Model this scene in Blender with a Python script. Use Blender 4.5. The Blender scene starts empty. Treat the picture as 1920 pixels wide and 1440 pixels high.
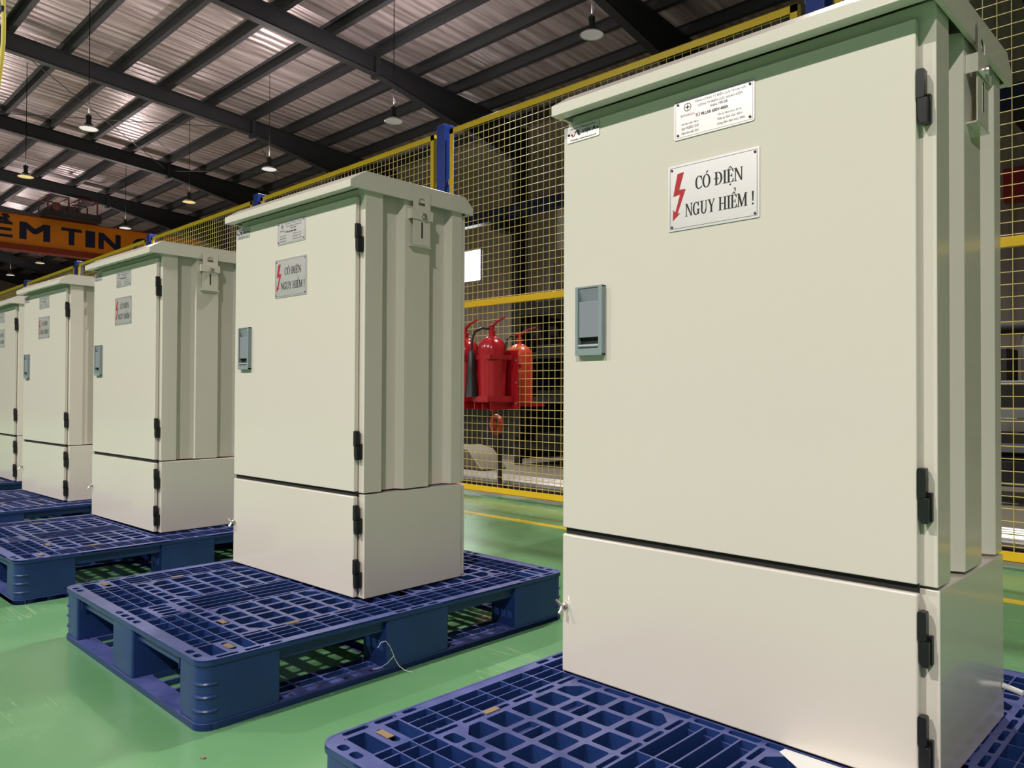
import bpy, bmesh, math, random
from mathutils import Vector, Matrix
random.seed(7)
PI = math.pi
D = bpy.data
SC = bpy.context.scene
COL = SC.collection

# ---------------------------------------------------------------- camera
cam_d = D.cameras.new('camera')
cam_d.sensor_width = 36.0
cam_d.lens = 1436.31 * 36.0 / 1920.0
cam_d.shift_x = (960 - 965.5) / 1920.0
cam_d.clip_start = 0.05
cam_d.clip_end = 400
cam = D.objects.new('camera', cam_d)
COL.objects.link(cam)
Rv = Vector((0.71674052, 0.69732724, 0.00421359))
Uv = Vector((0.0063256, -0.0125436, 0.99990132))
Fv = Vector((-0.69731128, 0.71664313, 0.01340152))
M4 = Matrix.Identity(4)
for i in range(3):
    M4[i][0] = Rv[i]; M4[i][1] = Uv[i]; M4[i][2] = -Fv[i]
M4[0][3], M4[1][3], M4[2][3] = 1.0341894, -1.20962023, 0.72226013
cam.matrix_world = M4
SC.camera = cam

# ---------------------------------------------------------------- world (dim daylight from the open front of the hall)
w = D.worlds.new('world'); SC.world = w; w.use_nodes = True
bg = w.node_tree.nodes['Background']
bg.inputs[0].default_value = (0.93, 0.96, 1.0, 1)
bg.inputs[1].default_value = 0.07
LAMP_W = 420.0

SC.view_settings.view_transform = 'Standard'
SC.view_settings.look = 'None'
SC.view_settings.gamma = 1
SC.view_settings.use_curve_mapping = False
SC.view_settings.exposure = 0.45

# ---------------------------------------------------------------- materials
def s2l(c):
    return tuple(((x/255.0)/12.92 if x/255.0 <= 0.04045 else ((x/255.0+0.055)/1.055)**2.4) for x in c) + (1.0,)

def mat(name, col, rough=0.5, metal=0.0, emit=None, es=0.0, noise=0.0, nscale=8.0, bump=0.0, bscale=200.0, coat=0.0, rvar=0.0, stretch=None):
    m = D.materials.new(name); m.use_nodes = True
    nt = m.node_tree; b = nt.nodes['Principled BSDF']
    b.inputs['Base Color'].default_value = col
    b.inputs['Roughness'].default_value = rough
    b.inputs['Metallic'].default_value = metal
    if coat: b.inputs['Coat Weight'].default_value = coat; b.inputs['Coat Roughness'].default_value = 0.08
    if emit:
        b.inputs['Emission Color'].default_value = emit; b.inputs['Emission Strength'].default_value = es
    tc = nt.nodes.new('ShaderNodeTexCoord')
    src = tc.outputs['Object']
    if stretch:
        mp = nt.nodes.new('ShaderNodeMapping'); mp.inputs['Scale'].default_value = stretch
        nt.links.new(src, mp.inputs[0]); src = mp.outputs[0]
    if noise or rvar:
        n = nt.nodes.new('ShaderNodeTexNoise'); n.inputs['Scale'].default_value = nscale; n.inputs['Detail'].default_value = 6
        nt.links.new(src, n.inputs['Vector'])
        if noise:
            mx = nt.nodes.new('ShaderNodeMix'); mx.data_type = 'RGBA'
            mx.inputs['A'].default_value = tuple(max(0, c*(1-noise)) for c in col[:3]) + (1,)
            mx.inputs['B'].default_value = tuple(min(1, c*(1+noise)) for c in col[:3]) + (1,)
            nt.links.new(n.outputs['Fac'], mx.inputs['Factor']); nt.links.new(mx.outputs['Result'], b.inputs['Base Color'])
        if rvar:
            mr = nt.nodes.new('ShaderNodeMapRange'); mr.inputs['To Min'].default_value = max(0.02, rough-rvar); mr.inputs['To Max'].default_value = rough+rvar
            nt.links.new(n.outputs['Fac'], mr.inputs['Value']); nt.links.new(mr.outputs['Result'], b.inputs['Roughness'])
    if bump:
        n2 = nt.nodes.new('ShaderNodeTexNoise'); n2.inputs['Scale'].default_value = bscale; n2.inputs['Detail'].default_value = 2
        nt.links.new(tc.outputs['Object'], n2.inputs['Vector'])
        bp = nt.nodes.new('ShaderNodeBump'); bp.inputs['Strength'].default_value = bump; bp.inputs['Distance'].default_value = 0.001
        nt.links.new(n2.outputs['Fac'], bp.inputs['Height']); nt.links.new(bp.outputs['Normal'], b.inputs['Normal'])
    return m

PAINT = mat('cream_powder_coat', (0.70, 0.65, 0.595, 1), 0.22, coat=0.5, noise=0.015, nscale=3, bump=0.08, bscale=350)
HINGE = mat('black_hinge', (0.012, 0.012, 0.014, 1), 0.35)
GREY = mat('grey_handle', (0.25, 0.30, 0.32, 1), 0.35)
GREYD = mat('grey_handle_face', (0.24, 0.26, 0.31, 1), 0.35)
DARK = mat('dark_recess', (0.012, 0.014, 0.014, 1), 0.6)
PLATE = mat('brushed_plate', (0.80, 0.78, 0.79, 1), 0.45, metal=0.88, noise=0.05, nscale=40, stretch=(1, 1, 12))
INK = mat('black_ink', (0.012, 0.012, 0.014, 1), 0.5)
REDINK = mat('red_ink', (0.45, 0.012, 0.02, 1), 0.45)
BLUEINK = mat('navy_ink', (0.01, 0.012, 0.05, 1), 0.45)
STEEL = mat('zinc_steel', (0.55, 0.53, 0.5, 1), 0.3, metal=0.9)
RIVET = mat('dull_rivet', (0.12, 0.11, 0.12, 1), 0.35, metal=0.8)
GASKET = mat('black_gasket', (0.01, 0.01, 0.01, 1), 0.8)
PBLUE = mat('blue_plastic', (0.013, 0.036, 0.150, 1), 0.34, noise=0.35, nscale=9, rvar=0.08, bump=0.15, bscale=60)
def lit_top_scuffs(m):
    # pale scuffs of wear, and top light painted paler into the upward faces
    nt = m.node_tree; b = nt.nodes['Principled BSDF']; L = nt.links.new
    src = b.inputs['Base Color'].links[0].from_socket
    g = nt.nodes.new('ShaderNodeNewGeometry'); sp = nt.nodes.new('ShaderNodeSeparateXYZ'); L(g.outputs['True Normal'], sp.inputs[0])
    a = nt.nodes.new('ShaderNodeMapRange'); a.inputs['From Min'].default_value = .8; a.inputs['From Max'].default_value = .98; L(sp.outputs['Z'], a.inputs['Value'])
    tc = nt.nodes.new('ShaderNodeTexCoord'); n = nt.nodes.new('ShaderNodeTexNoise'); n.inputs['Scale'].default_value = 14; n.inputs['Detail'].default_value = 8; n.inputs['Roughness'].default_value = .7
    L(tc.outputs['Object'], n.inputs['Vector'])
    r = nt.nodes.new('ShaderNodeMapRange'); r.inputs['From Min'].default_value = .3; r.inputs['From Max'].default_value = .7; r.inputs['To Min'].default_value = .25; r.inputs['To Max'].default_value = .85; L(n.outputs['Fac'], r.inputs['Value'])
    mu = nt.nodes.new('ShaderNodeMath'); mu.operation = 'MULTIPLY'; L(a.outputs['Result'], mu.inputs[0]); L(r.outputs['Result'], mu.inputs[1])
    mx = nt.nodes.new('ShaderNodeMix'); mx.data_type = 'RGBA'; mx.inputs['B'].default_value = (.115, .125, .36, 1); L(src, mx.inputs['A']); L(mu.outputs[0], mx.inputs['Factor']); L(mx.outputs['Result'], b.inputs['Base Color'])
lit_top_scuffs(PBLUE)
BROWN = mat('brown_pad', (0.23, 0.16, 0.09, 1), 0.8, noise=0.2, nscale=60)
YEL = mat('yellow_paint', (0.86, 0.53, 0.014, 1), 0.35, noise=0.08, nscale=10)
WIRE = mat('yellow_wire', (0.64, 0.50, 0.17, 1), 0.4)
POSTB = mat('blue_post', (0.012, 0.045, 0.36, 1), 0.3)
RSTEEL = mat('dark_roof_steel', (0.016, 0.018, 0.021, 1), 0.6, noise=0.12, nscale=2)
RODM = mat('bracing_rod', (0.05, 0.05, 0.055, 1), 0.5)
LHOUS = mat('lamp_housing', (0.03, 0.03, 0.033, 1), 0.4)
LSHADE = mat('lamp_reflector', (0.7, 0.7, 0.7, 1), 0.35, metal=0.6)
LENSW = mat('lamp_lens_white', (0.8, 0.8, 0.8, 1), 0.4, emit=(1.0, 0.93, 0.93, 1), es=0.45)
LENSG = mat('lamp_lens_dim', (0.5, 0.5, 0.5, 1), 0.3, emit=(1.0, 0.95, 0.92, 1), es=0.10)
LENSY = mat('lamp_lens_yellow', (0.8, 0.7, 0.4, 1), 0.4, emit=(1.0, 0.78, 0.30, 1), es=0.45)
ORANGE = mat('crane_orange', (0.95, 0.27, 0.010, 1), 0.35, noise=0.08, nscale=2)
ORED = mat('crane_red', (0.30, 0.035, 0.01, 1), 0.4)
CRDARK = mat('crane_dark', (0.03, 0.02, 0.02, 1), 0.5)
CRRED = mat('crane_brown_red', (0.12, 0.02, 0.015, 1), 0.5)
RED = mat('extinguisher_red', (0.42, 0.012, 0.022, 1), 0.22)
ORRED = mat('orange_red', (0.55, 0.05, 0.02, 1), 0.3)
BLACKP = mat('black_plastic', (0.015, 0.016, 0.018, 1), 0.4)
WHITE = mat('white_paper', (0.8, 0.8, 0.8, 1), 0.6)
BSTEEL = mat('black_steel', (0.012, 0.011, 0.011, 1), 0.65)
NAVY = mat('navy_beam', (0.006, 0.018, 0.07, 1), 0.4)
GALV = mat('galvanised', (0.25, 0.24, 0.23, 1), 0.4, metal=0.6)
CONC = mat('concrete', (0.14, 0.125, 0.095, 1), 0.5, noise=0.15, nscale=2)
YLINE = mat('yellow_floor_paint', (0.62, 0.46, 0.03, 1), 0.3)
GLASSY = mat('pale_window', (0.8, 0.82, 0.85, 1), 0.3, emit=(0.95, 0.98, 1.0, 1), es=5.0)
MACH = mat('machine_grey', (0.20, 0.21, 0.22, 1), 0.45)
HOSE = mat('yellow_hose', (0.75, 0.60, 0.10, 1), 0.4)
STRAND = mat('clear_strand', (0.75, 0.75, 0.78, 1), 0.25)

def floor_mat():
    m = D.materials.new('green_epoxy'); m.use_nodes = True
    nt = m.node_tree; b = nt.nodes['Principled BSDF']; L = nt.links.new
    tc = nt.nodes.new('ShaderNodeTexCoord')
    n1 = nt.nodes.new('ShaderNodeTexNoise'); n1.inputs['Scale'].default_value = 1.3; n1.inputs['Detail'].default_value = 8
    L(tc.outputs['Object'], n1.inputs['Vector'])
    cr = nt.nodes.new('ShaderNodeValToRGB')
    cr.color_ramp.elements[0].position = 0.3; cr.color_ramp.elements[0].color = (0.100, 0.250, 0.110, 1)
    cr.color_ramp.elements[1].position = 0.75; cr.color_ramp.elements[1].color = (0.155, 0.335, 0.165, 1)
    L(n1.outputs['Fac'], cr.inputs[0])
    # pale scratches: thin bands of two stretched, warped noises
    last = cr.outputs[0]
    for rot, sc, th in ((0.35, (0.5, 14, 1), 0.012), (-0.9, (0.7, 18, 1), 0.010), (1.3, (0.9, 22, 1), 0.008)):
        mp = nt.nodes.new('ShaderNodeMapping'); mp.inputs['Rotation'].default_value = (0, 0, rot); mp.inputs['Scale'].default_value = sc
        L(tc.outputs['Object'], mp.inputs[0])
        n = nt.nodes.new('ShaderNodeTexNoise'); n.inputs['Scale'].default_value = 1.0; n.inputs['Detail'].default_value = 3
        L(mp.outputs[0], n.inputs['Vector'])
        s = nt.nodes.new('ShaderNodeMath'); s.operation = 'SUBTRACT'; s.inputs[1].default_value = 0.56; L(n.outputs['Fac'], s.inputs[0])
        a = nt.nodes.new('ShaderNodeMath'); a.operation = 'ABSOLUTE'; L(s.outputs[0], a.inputs[0])
        c = nt.nodes.new('ShaderNodeMath'); c.operation = 'LESS_THAN'; c.inputs[1].default_value = th*0.4; L(a.outputs[0], c.inputs[0])
        # broken up
        nb = nt.nodes.new('ShaderNodeTexNoise'); nb.inputs['Scale'].default_value = 2.5; L(tc.outputs['Object'], nb.inputs['Vector'])
        g = nt.nodes.new('ShaderNodeMath'); g.operation = 'GREATER_THAN'; g.inputs[1].default_value = 0.58; L(nb.outputs['Fac'], g.inputs[0])
        mu = nt.nodes.new('ShaderNodeMath'); mu.operation = 'MULTIPLY'; L(c.outputs[0], mu.inputs[0]); L(g.outputs[0], mu.inputs[1])
        m3 = nt.nodes.new('ShaderNodeMath'); m3.operation = 'MULTIPLY'; m3.inputs[1].default_value = 0.35; L(mu.outputs[0], m3.inputs[0])
        mx = nt.nodes.new('ShaderNodeMix'); mx.data_type = 'RGBA'; mx.inputs['B'].default_value = (0.42, 0.52, 0.28, 1)
        L(m3.outputs[0], mx.inputs['Factor']); L(last, mx.inputs['A']); last = mx.outputs['Result']
    # dusty pale patches
    n4 = nt.nodes.new('ShaderNodeTexNoise'); n4.inputs['Scale'].default_value = 3.1; n4.inputs['Detail'].default_value = 10; n4.inputs['Roughness'].default_value = 0.7
    L(tc.outputs['Object'], n4.inputs['Vector'])
    r4 = nt.nodes.new('ShaderNodeMapRange'); r4.inputs['From Min'].default_value = 0.55; r4.inputs['From Max'].default_value = 0.85; r4.inputs['To Max'].default_value = 0.5
    L(n4.outputs['Fac'], r4.inputs['Value'])
    mx = nt.nodes.new('ShaderNodeMix'); mx.data_type = 'RGBA'; mx.inputs['B'].default_value = (0.26, 0.46, 0.25, 1)
    L(r4.outputs['Result'], mx.inputs['Factor']); L(last, mx.inputs['A']); last = mx.outputs['Result']
    L(last, b.inputs['Base Color'])
    rr = nt.nodes.new('ShaderNodeMapRange'); rr.inputs['To Min'].default_value = 0.12; rr.inputs['To Max'].default_value = 0.36
    L(n4.outputs['Fac'], rr.inputs['Value']); L(rr.outputs['Result'], b.inputs['Roughness'])
    n5 = nt.nodes.new('ShaderNodeTexNoise'); n5.inputs['Scale'].default_value = 9; n5.inputs['Detail'].default_value = 3
    L(tc.outputs['Object'], n5.inputs['Vector'])
    bp = nt.nodes.new('ShaderNodeBump'); bp.inputs['Strength'].default_value = 0.25; bp.inputs['Distance'].default_value = 0.004
    L(n5.outputs['Fac'], bp.inputs['Height']); L(bp.outputs['Normal'], b.inputs['Normal'])
    return m

def ceiling_mat():
    m = D.materials.new('foil_roof_sheet'); m.use_nodes = True
    nt = m.node_tree; b = nt.nodes['Principled BSDF']; L = nt.links.new
    tc = nt.nodes.new('ShaderNodeTexCoord')
    mp = nt.nodes.new('ShaderNodeMapping'); mp.inputs['Scale'].default_value = (7.0, 0.30, 1); L(tc.outputs['Object'], mp.inputs[0])
    n = nt.nodes.new('ShaderNodeTexNoise'); n.inputs['Scale'].default_value = 1.0; n.inputs['Detail'].default_value = 5; L(mp.outputs[0], n.inputs['Vector'])
    cr = nt.nodes.new('ShaderNodeValToRGB')
    cr.color_ramp.elements[0].position = 0.3; cr.color_ramp.elements[0].color = (0.24, 0.19, 0.19, 1)
    cr.color_ramp.elements[1].position = 0.75; cr.color_ramp.elements[1].color = (0.70, 0.61, 0.62, 1)
    L(n.outputs['Fac'], cr.inputs[0]); L(cr.outputs[0], b.inputs['Base Color'])
    b.inputs['Metallic'].default_value = 0.55
    b.inputs['Roughness'].default_value = 0.36
    wv = nt.nodes.new('ShaderNodeTexWave'); wv.bands_direction = 'X'; wv.inputs['Scale'].default_value = 1.1; wv.inputs['Distortion'].default_value = 2.5; wv.inputs['Detail Scale'].default_value = 0.6
    L(tc.outputs['Object'], wv.inputs['Vector'])
    ad = nt.nodes.new('ShaderNodeMath'); L(wv.outputs['Fac'], ad.inputs[0]); L(n.outputs['Fac'], ad.inputs[1])
    bp = nt.nodes.new('ShaderNodeBump'); bp.inputs['Strength'].default_value = 0.5; bp.inputs['Distance'].default_value = 0.035
    L(ad.outputs[0], bp.inputs['Height']); L(bp.outputs['Normal'], b.inputs['Normal'])
    return m

def wall_mat():
    m = D.materials.new('ribbed_wall_sheet'); m.use_nodes = True
    nt = m.node_tree; b = nt.nodes['Principled BSDF']; L = nt.links.new
    tc = nt.nodes.new('ShaderNodeTexCoord')
    wv = nt.nodes.new('ShaderNodeTexWave'); wv.bands_direction = 'X'; wv.inputs['Scale'].default_value = 1.2
    L(tc.outputs['Object'], wv.inputs['Vector'])
    n = nt.nodes.new('ShaderNodeTexNoise'); n.inputs['Scale'].default_value = 0.6; L(tc.outputs['Object'], n.inputs['Vector'])
    cr = nt.nodes.new('ShaderNodeValToRGB')
    cr.color_ramp.elements[0].color = (0.27, 0.225, 0.19, 1); cr.color_ramp.elements[1].color = (0.42, 0.36, 0.32, 1)
    L(n.outputs['Fac'], cr.inputs[0]); L(cr.outputs[0], b.inputs['Base Color'])
    b.inputs['Roughness'].default_value = 0.5
    bp = nt.nodes.new('ShaderNodeBump'); bp.inputs['Strength'].default_value = 0.8; bp.inputs['Distance'].default_value = 0.03
    L(wv.outputs['Fac'], bp.inputs['Height']); L(bp.outputs['Normal'], b.inputs['Normal'])
    return m
FLOOR = floor_mat(); CEIL = ceiling_mat(); WALLM = wall_mat()
BACKSHEET = BSTEEL

# ---------------------------------------------------------------- mesh builder
class MB:
    def __init__(s): s.v = []; s.f = []; s.m = []
    def add(s, vs, fs, mi=0):
        o = len(s.v); s.v += [tuple(p) for p in vs]; s.f += [tuple(i+o for i in f) for f in fs]; s.m += [mi]*len(fs)
    def box(s, x0, x1, y0, y1, z0, z1, mi=0):
        s.add([(x0,y0,z0),(x1,y0,z0),(x1,y1,z0),(x0,y1,z0),(x0,y0,z1),(x1,y0,z1),(x1,y1,z1),(x0,y1,z1)],
              [(0,3,2,1),(4,5,6,7),(0,1,5,4),(1,2,6,5),(2,3,7,6),(3,0,4,7)], mi)
    def prism(s, pts, a, b, axis='z', mi=0):
        n = len(pts)
        def P(p, h):
            if axis == 'z': return (p[0], p[1], h)
            if axis == 'x': return (h, p[0], p[1])
            return (p[0], h, p[1])
        vs = [P(p, a) for p in pts] + [P(p, b) for p in pts]
        fs = [tuple(range(n))[::-1], tuple(range(n, 2*n))] + [(i, (i+1) % n, n+(i+1) % n, n+i) for i in range(n)]
        s.add(vs, fs, mi)
    def tube(s, path, r, n=8, mi=0, caps=True):
        P = [Vector(p) for p in path]; rings = []
        rr = r if isinstance(r, (list, tuple)) else [r]*len(P)
        up = None
        for i, p in enumerate(P):
            t = (P[min(i+1, len(P)-1)] - P[max(i-1, 0)]).normalized()
            if up is None:
                up = Vector((0,0,1)) if abs(t.z) < .9 else Vector((1,0,0))
            a = t.cross(up).normalized(); b2 = a.cross(t).normalized(); up = b2
            rings.append([p + (a*math.cos(2*PI*k/n) + b2*math.sin(2*PI*k/n))*rr[i] for k in range(n)])
        vs = [q for rg in rings for q in rg]; fs = []
        for i in range(len(P)-1):
            for k in range(n):
                fs.append((i*n+k, i*n+(k+1) % n, (i+1)*n+(k+1) % n, (i+1)*n+k))
        if caps: fs += [tuple(range(n))[::-1], tuple((len(P)-1)*n+k for k in range(n))]
        s.add(vs, fs, mi)
    def lathe(s, prof, n=24, c=(0,0,0), axis='z', mi=0):
        vs = []; fs = []
        for r, h in prof:
            for k in range(n):
                a = 2*PI*k/n; x, y = r*math.cos(a), r*math.sin(a)
                if axis == 'z': vs.append((c[0]+x, c[1]+y, c[2]+h))
                elif axis == 'y': vs.append((c[0]+x, c[1]+h, c[2]+y))
                else: vs.append((c[0]+h, c[1]+x, c[2]+y))
        for i in range(len(prof)-1):
            for k in range(n): fs.append((i*n+k, i*n+(k+1) % n, (i+1)*n+(k+1) % n, (i+1)*n+k))
        fs.append(tuple(range(n))[::-1]); fs.append(tuple((len(prof)-1)*n+k for k in range(n)))
        s.add(vs, fs, mi)
    def cell(s, X0, X1, Y0, Y1, hx0, hx1, hy0, hy1, r, zt, zb, k=3, mi=0):
        """plate cell with a rounded hole; r = one radius or four (order: x0y0, x1y0, x1y1, x0y1)"""
        R4 = r if isinstance(r, (tuple, list)) else (r,)*4
        m = min(hx1-hx0, hy1-hy0)*0.499
        R4 = [min(q, m) if q < 0.02 else min(q, min(hx1-hx0, hy1-hy0)*0.85) for q in R4]
        cs = [(hx0, hy0, PI, R4[0]), (hx1, hy0, 1.5*PI, R4[1]), (hx1, hy1, 0, R4[2]), (hx0, hy1, .5*PI, R4[3])]
        sg = [(1, 1), (-1, 1), (-1, -1), (1, -1)]
        ins = []
        for (cx, cy, a0, rr), (sx, sy) in zip(cs, sg):
            for j in range(k+1):
                a = a0 + j*(PI/2)/k
                if rr > .019:
                    f_ = j/k; pa = (cx+sx*rr+math.cos(a0)*rr, cy+sy*rr+math.sin(a0)*rr); pb = (cx+sx*rr+math.cos(a0+PI/2)*rr, cy+sy*rr+math.sin(a0+PI/2)*rr)
                    ins.append((pa[0]+(pb[0]-pa[0])*f_, pa[1]+(pb[1]-pa[1])*f_))
                else: ins.append((cx+sx*rr+math.cos(a)*rr, cy+sy*rr+math.sin(a)*rr))
        out = [(X0, Y0), (X1, Y0), (X1, Y1), (X0, Y1)]
        n = len(ins); fs = []
        vs = [(p[0], p[1], zt) for p in out] + [(p[0], p[1], zt) for p in ins] + [(p[0], p[1], zb) for p in ins] + [(p[0], p[1], zb) for p in out]
        for c in range(4):
            for j in range(k): fs.append((c, 4+c*(k+1)+j+1, 4+c*(k+1)+j))
            c2 = (c+1) % 4
            fs.append((c, c2, 4+c2*(k+1), 4+c*(k+1)+k))
        B = 4+n; O = 4+2*n
        for i in range(n):
            j = (i+1) % n; fs.append((4+i, 4+j, B+j, B+i))
        for c in range(4):
            for j in range(k): fs.append((O+c, B+c*(k+1)+j, B+c*(k+1)+j+1))
            c2 = (c+1) % 4
            fs.append((O+c2, O+c, B+c*(k+1)+k, B+c2*(k+1)))
        s.add(vs, fs, mi)
    def flat(s, pts, mp, mi=0):
        s.add([mp(*p) for p in pts], [tuple(range(len(pts)))], mi)
    def build(s, name, mats, parent=None, bevel=0, smooth=True, seg=2, fixn=False):
        me = D.meshes.new(name); me.from_pydata(s.v, [], s.f)
        ms = mats if isinstance(mats, (list, tuple)) else [mats]
        for q in ms: me.materials.append(q)
        if len(ms) > 1: me.polygons.foreach_set('material_index', s.m)
        if fixn:
            bm = bmesh.new(); bm.from_mesh(me); bmesh.ops.recalc_face_normals(bm, faces=bm.faces); bm.to_mesh(me); bm.free()
        if smooth:
            me.polygons.foreach_set('use_smooth', [True]*len(me.polygons)); me.set_sharp_from_angle(angle=math.radians(35))
        me.update()
        o = D.objects.new(name, me); COL.objects.link(o)
        if parent: o.parent = parent
        if bevel:
            b = o.modifiers.new('bevel', 'BEVEL'); b.width = bevel; b.segments = seg; b.limit_method = 'ANGLE'; b.angle_limit = math.radians(40); b.harden_normals = True
        return o

def empty(name, loc=(0,0,0), rz=0):
    o = D.objects.new(name, None); COL.objects.link(o); o.location = loc; o.rotation_euler = (0, 0, rz); o.empty_display_size = .1
    return o
def tag(o, label=None, cat=None, group=None, kind=None):
    if label: o['label'] = label
    if cat: o['category'] = cat
    if group: o['group'] = group
    if kind: o['kind'] = kind
    return o
def struct(o): o['kind'] = 'structure'; return o
def dup(o, parent=None):
    c = o.copy(); COL.objects.link(c); c.parent = parent
    for ch in [q for q in D.objects if q.parent == o]: dup(ch, c)
    return c

# ---------------------------------------------------------------- lettering
def text_polys(body):
    """flat mesh of a string in the built-in sans font: verts (x, y), faces"""
    cu = D.curves.new('lettering', 'FONT'); cu.body = body; cu.size = 1; cu.fill_mode = 'FRONT'; cu.resolution_u = 3
    o = D.objects.new('lettering', cu); COL.objects.link(o)
    dg = bpy.context.evaluated_depsgraph_get(); me = D.meshes.new_from_object(o.evaluated_get(dg))
    vs = [(v.co.x, v.co.y) for v in me.vertices]; fs = [tuple(p.vertices) for p in me.polygons]
    D.objects.remove(o); D.curves.remove(cu); D.meshes.remove(me)
    return vs, fs
def put_text(mb, body, x0, x1, z0, z1, mp, mi=0, bold=0.0, slant=0.0):
    vs, fs = text_polys(body)
    if not vs: return
    ax, bx = min(v[0] for v in vs), max(v[0] for v in vs); ay, by = min(v[1] for v in vs), max(v[1] for v in vs)
    sx = (x1-x0)/(bx-ax); sy = (z1-z0)/(by-ay)
    offs = [0] if not bold else [-bold, 0, bold]
    for k, of in enumerate(offs):
        for k2, of2 in enumerate([0] if not bold else [-bold*.5, bold*.5]):
            mb.add([mp(x0+(x-ax)*sx+of+slant*(y-ay)*sy, z0+(y-ay)*sy+of2, k+k2*3) for x, y in vs], fs, mi)

def stem(x0, x1, y0=0, y1=1): return [(x0,y0),(x1,y0),(x1,y1),(x0,y1)]
def arc(cx, cy, rx, ry, tx, ty, a0, a1, n=14):
    ps = []
    for i in range(n):
        a, b = math.radians(a0+(a1-a0)*i/n), math.radians(a0+(a1-a0)*(i+1)/n)
        ps.append([(cx+rx*math.cos(a), cy+ry*math.sin(a)), (cx+rx*math.cos(b), cy+ry*math.sin(b)),
                   (cx+(rx-tx)*math.cos(b), cy+(ry-ty)*math.sin(b)), (cx+(rx-tx)*math.cos(a), cy+(ry-ty)*math.sin(a))])
    return ps
def srf(x0, x1, y): return stem(x0, x1, y, y+.035)
CIRC = lambda c: [[(c-.17,1.06),(c-.10,1.06),(c,1.17),(c,1.23)], [(c+.17,1.06),(c,1.23),(c,1.17),(c+.10,1.06)]]
G = {}
G['C'] = (.66, arc(.34,.5,.32,.52,.13,.05,50,310) + [[(.56,.67),(.60,.67),(.60,1.0),(.57,1.0),(.52,.9)], [(.54,.10),(.60,.22),(.62,.20),(.56,.04)]])
G['O'] = (.74, arc(.36,.5,.35,.52,.13,.05,0,360,24))
G['Ó'] = (.74, G['O'][1] + [[(.33,1.08),(.40,1.08),(.52,1.28),(.42,1.28)]])
G['I'] = (.34, [stem(.10,.23), srf(.0,.33,0), srf(.0,.33,.965)])
dd = [stem(.10,.23), srf(.0,.3,0), srf(.0,.3,.965)] + arc(.28,.5,.40,.5,.13,.04,-90,90)
G['Đ'] = (.74, dd + [stem(-.03,.36,.47,.53)])
G['D'] = (.74, dd)
ee = [stem(.10,.23), srf(.0,.55,0), srf(.0,.54,.965), stem(.2,.44,.49,.525), stem(.42,.455,.38,.63), [(.55,.26),(.585,.26),(.555,.0),(.45,.0)], [(.54,.76),(.57,.76),(.54,1),(.44,1)]]
G['E'] = (.62, ee)
G['Ệ'] = (.62, ee + CIRC(.3) + [stem(.25,.35,-.22,-.12)])
G['Ể'] = (.62, ee + CIRC(.3) + arc(.40,1.43,.09,.10,.045,.04,-70,180,8) + [stem(.41,.46,1.24,1.36)])
G['N'] = (.78, [stem(.10,.145), stem(.63,.675), [(.06,1),(.21,1),(.68,.0),(.60,.0)], srf(.02,.23,0), srf(.0,.16,.965), srf(.55,.76,.965)])
G['G'] = (.76, arc(.34,.5,.32,.52,.13,.05,50,315) + [[(.56,.67),(.60,.67),(.60,1.0),(.57,1.0),(.52,.9)], stem(.50,.63,.03,.42), srf(.42,.71,.40)])
G['U'] = (.76, [stem(.10,.23,.3,1), stem(.57,.615,.3,1), srf(.0,.33,.965), srf(.48,.72,.965)] + arc(.358,.32,.258,.34,.10,.07,180,360))
G['Y'] = (.72, [stem(.29,.42,0,.45), srf(.2,.51,0), [(.06,1),(.2,1),(.42,.45),(.29,.45)], [(.60,1),(.645,1),(.42,.45),(.37,.45)], srf(.0,.27,.965), srf(.5,.72,.965)])
G['H'] = (.82, [stem(.10,.23), stem(.56,.69), stem(.2,.6,.48,.52), srf(.0,.32,0), srf(.0,.32,.965), srf(.47,.79,0), srf(.47,.79,.965)])
G['M'] = (.96, [stem(.10,.145), stem(.72,.85), [(.06,1),(.22,1),(.47,.16),(.42,.0),(.39,.0)], [(.74,1),(.80,1),(.43,.0),(.40,.06)], srf(.02,.23,0), srf(.0,.18,.965), srf(.62,.94,0), srf(.76,.94,.965)])
G['!'] = (.30, [[(.12,.27),(.18,.27),(.22,1),(.08,1)], stem(.09,.21,0,.12)])
G[' '] = (.34, [])
def put_serif(mb, body, x0, x1, z0, z1, mp, mi=0):
    tot = sum(G[c][0] for c in body); sx = (x1-x0)/tot; sz = z1-z0; x = 0
    for i, c in enumerate(body):
        for k, poly in enumerate(G[c][1]):
            ar = sum(poly[j][0]*poly[(j+1) % len(poly)][1]-poly[(j+1) % len(poly)][0]*poly[j][1] for j in range(len(poly)))
            pl = poly if ar > 0 else poly[::-1]
            
            for q, of in enumerate((-.018, 0, .018)): mb.flat([(x0+(x+a+of)*sx, z0+(b+of*.3)*sz, k*.02+q*.3) for a, b in pl], mp, mi)
        x += G[c][0]

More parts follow.
